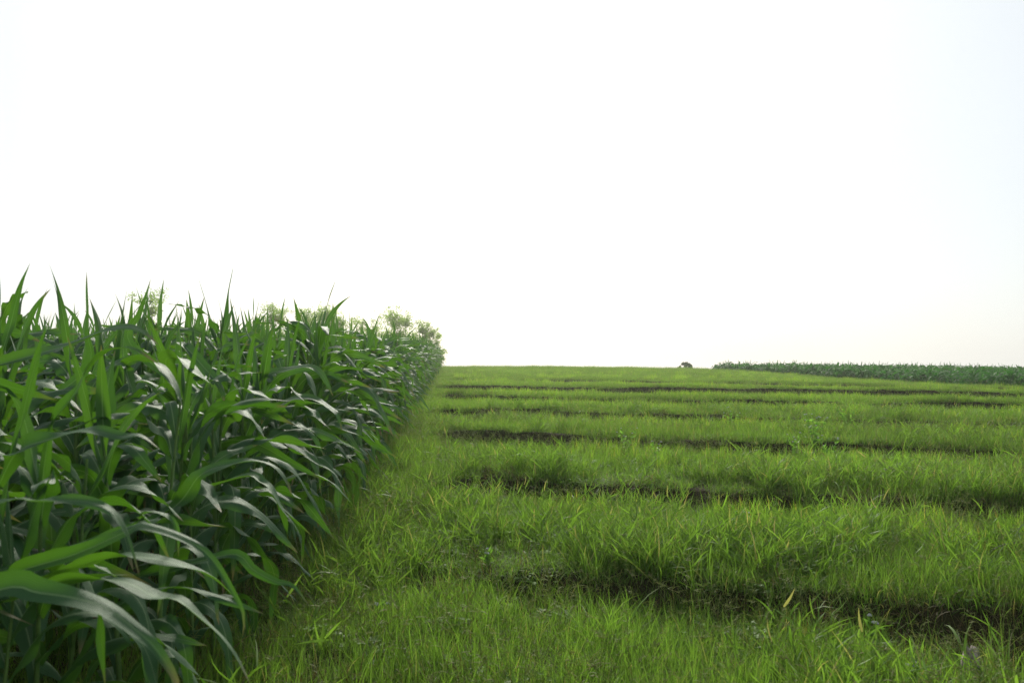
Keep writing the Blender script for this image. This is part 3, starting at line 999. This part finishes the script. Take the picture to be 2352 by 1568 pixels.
# ------------------------------------------------------------------ weeds and oddments
def weed(name, px, py, depth, hgt, seed, label, fmat, nfl=5, spread=.14, group=None):
    rs = np.random.RandomState(seed)
    x = px_xy(px, depth); z = ground_z(x, depth)
    root = bpy.data.objects.new(name, None); COL.objects.link(root); root.location = (x, depth, z)
    sb = MB(); lb = MB()
    for k in range(nfl):
        a = rs.rand() * 6.28; r = spread * rs.uniform(.2, 1); h = hgt * rs.uniform(.7, 1.05)
        P = catmull([(0, 0, 0), (r * .35 * math.cos(a), r * .35 * math.sin(a), h * .55), (r * math.cos(a), r * math.sin(a), h)], 7)
        sb.add(*tube(P, np.linspace(.003, .0015, 7), 4))
        for j in range(1, 6):
            for sgn in (0, math.pi):
                V, F, _, C = blades(rs, 1, .001, (.045, .085), (.022, .034), .2, (.3, 1.2), 4)
                a2 = rs.rand() * 6.28 + sgn; tl = rs.uniform(.7, 1.3)
                X = V[:, 0] * math.cos(tl) + V[:, 2] * math.sin(tl); Z = -V[:, 0] * math.sin(tl) + V[:, 2] * math.cos(tl)
                lb.add(np.stack([X * math.cos(a2) - V[:, 1] * math.sin(a2), X * math.sin(a2) + V[:, 1] * math.cos(a2), Z], -1) + P[j], F, None, C)
        # fluffy flower head: small burst of florets
        fb = MB(); c = P[-1]
        m_ = 46
        d = rs.normal(0, 1, (m_, 3)); d[:, 2] = np.abs(d[:, 2]) * .8; d /= np.linalg.norm(d, axis=1)[:, None]
        d2 = np.cross(d, rs.normal(0, 1, (m_, 3))); d2 /= np.linalg.norm(d2, axis=1)[:, None]
        V = np.stack([c + d * .002, c + d * .011 + d2 * .0022, c + d * .014, c + d * .011 - d2 * .0022], 1).reshape(-1, 3)
        fb.add(V, np.arange(m_ * 4).reshape(-1, 4))
        link("flower", fb.mesh("flower", fmat), root)
    link("stem", sb.mesh("stem", M_WEED), root)
    link("foliage", lb.mesh("foliage", M_WEED), root)
    tag(root, label, "weed", group)


GW = "white flowered weeds on the terraces"
weed("flowering_weed", 1868, 1000, 11.6, .55, 21, "tallest weed with a spray of fluffy white flowers on the middle terrace", M_WHITE, 9, .24, GW)
weed("flowering_weed", 1822, 1000, 11.2, .42, 22, "white flowered weed just left of the tallest one", M_WHITE, 5, .16, GW)
weed("flowering_weed", 1900, 1030, 10.6, .4, 23, "white flowered weed leaning right of the tallest one, a little nearer", M_WHITE, 5, .15, GW)
weed("flowering_weed", 1440, 1010, 11.3, .4, 24, "small white flowered weed left of centre in front of the dark bank", M_WHITE, 5, .18, GW)
weed("flowering_weed", 1505, 1030, 10.3, .38, 25, "short white flowered weed right of the small one near centre", M_WHITE, 3, .12, GW)
weed("flowering_weed", 1680, 955, 15.5, .45, 26, "far white flowered weed against the next dark bank", M_WHITE, 5, .18, GW)
weed("yellow_weed", 1945, 930, 14.8, .55, 27, "bushy pale yellow flowered weed on the bank above the white flowers", M_YELLOW, 9, .3)
for k, (px, dp, h) in enumerate(((1245, 6.4, .15), (1120, 5.4, .12), (1700, 6.6, .17), (1985, 4.3, .18), (2075, 3.7, .15), (880, 4.4, .12))):
    weed("flowering_weed", px, 0, dp, h, 40 + k,
         ["tiny white flowered weed low in the turf right of the corn edge", "very low white flowered weed nearest below the path strip",
          "low white flowered weed in front of the brown bank", "low pale flowered weed in the right foreground",
          "lowest pale flowered weed near the bottom right", "tiny pale flowered weed in the grass close to the corn"][k], M_WHITE, 3, .06, GW)

# stump at bottom right
rs = np.random.RandomState(3)
sx, sy = px_xy(2208, 3.75), 3.75
mb = MB()
n, k_ = 9, 14
a = np.linspace(0, 2 * math.pi, k_, endpoint=False)
prof = 1 + .18 * np.sin(a * 3 + 1) + rs.normal(0, .08, k_)
tops = .17 + .03 * np.sin(a * 2) + rs.normal(0, .015, k_)
V = []
for j in range(n):
    f = j / (n - 1)
    for q in range(k_):
        r = .035 * prof[q] * (1.35 - .35 * f)
        V.append((r * math.cos(a[q]), r * math.sin(a[q]), -.04 + (tops[q] + .04) * f))
for q in range(k_):
    V.append((.02 * math.cos(a[q]), .02 * math.sin(a[q]), tops[q] - .02))
V = np.array(V); F = []
for j in range(n):
    for q in range(k_):
        F.append((j * k_ + q, j * k_ + (q + 1) % k_, (j + 1) * k_ + (q + 1) % k_, (j + 1) * k_ + q))
mb.add(V, np.array(F))
o = link("wooden_stump", mb.mesh("wooden_stump", M_WOOD)); o.location = (sx, sy, ground_z(sx, sy) + .03)
tag(o, "grey weathered stump of wood standing in the grass at bottom right", "stump")


def blob(name, px, depth, r, sq, mat, label, cat, seed, lift=0.0):
    rs = np.random.RandomState(seed)
    bpyme = bpy.data.meshes.new(name)
    import bmesh
    bm = bmesh.new(); bmesh.ops.create_icosphere(bm, subdivisions=3, radius=r)
    for v in bm.verts:
        q = v.co / r
        v.co *= 1 + .22 * float(vnoise(q.x * 2 + seed, q.y * 2 + q.z * 1.7)) * 2
        v.co.z *= sq; v.co.x *= 1.3
    bm.to_mesh(bpyme); bm.free(); bpyme.materials.append(mat)
    for p_ in bpyme.polygons: p_.use_smooth = True
    x = px_xy(px, depth)
    o = link(name, bpyme); o.location = (x, depth, ground_z(x, depth) + lift)
    tag(o, label, cat)


blob("stone", 1301, 4.72, .075, .6, M_STONE, "dark smooth stone half hidden in the foreground bank", "stone", 2, .02)


def crumple(name, px, depth, w, h, label, cat, lift, seed):
    rs = np.random.RandomState(seed); n = 7
    u, v = np.meshgrid(np.linspace(-1, 1, n), np.linspace(-1, 1, n))
    zf = .25 * h * rs.normal(0, .35, (n, n)) + .3 * h * u * v
    top = np.stack([u * w / 2, zf, v * h / 2], -1).reshape(-1, 3)
    bot = top + [0, .001, 0]
    i = np.arange(n - 1)[:, None] * n + np.arange(n - 1)[None]
    F = np.stack([i, i + 1, i + 1 + n, i + n], -1).reshape(-1, 4)
    V = np.vstack([top, bot]); FF = np.vstack([F, F[:, ::-1] + n * n])
    x = px_xy(px, depth)
    o = link(name, mesh_np(name, V, FF, M_PAPER)); o.location = (x, depth, ground_z(x, depth) + lift)
    o.rotation_euler = (-.5, .3, .3)
    tag(o, label, cat)


crumple("paper_scrap", 1484, 7.65, .045, .04, "small white scrap of paper caught at the foot of the bank", "litter", .14, 4)

P = catmull([(-.13, 0, .0), (-.02, .02, .035), (.13, .0, .05)], 9)
mb = MB(); mb.add(*tube(P, np.linspace(.006, .003, 9), 6))
sx, sy = px_xy(2310, 5.55), 5.55
o = link("dry_stick", mb.mesh("dry_stick", M_WOOD)); o.location = (sx, sy, ground_z(sx, sy) + .1)
tag(o, "pale dry stick lying on the grass at the right edge", "stick")

# ------------------------------------------------------------------ haze
HAZE = True
if HAZE:
    m, t, out = new_mat("haze_air")
    v = N(t, "ShaderNodeVolumePrincipled")
    v.inputs["Color"].default_value = (1.0, 0.99, 0.94, 1)
    v.inputs["Density"].default_value = 0.0009
    v.inputs["Anisotropy"].default_value = 0.6
    t.links.new(v.outputs[0], out.inputs["Volume"])
    zlo = float(gz.min()) - 1
    x0, x1, y0, y1, z0, z1 = -1520, 1520, -320, 2600, zlo, 9.5
    V = np.array([(a_, b_, c_) for c_ in (z0, z1) for b_ in (y0, y1) for a_ in (x0, x1)])
    F = np.array([(0, 2, 3, 1), (4, 5, 7, 6), (0, 1, 5, 4), (2, 6, 7, 3), (0, 4, 6, 2), (1, 3, 7, 5)])
    h = link("haze", mesh_np("haze", V, F, m, smooth=False))
    tag(h, kind="stuff")
    m.cycles.homogeneous_volume = True if hasattr(m.cycles, "homogeneous_volume") else None
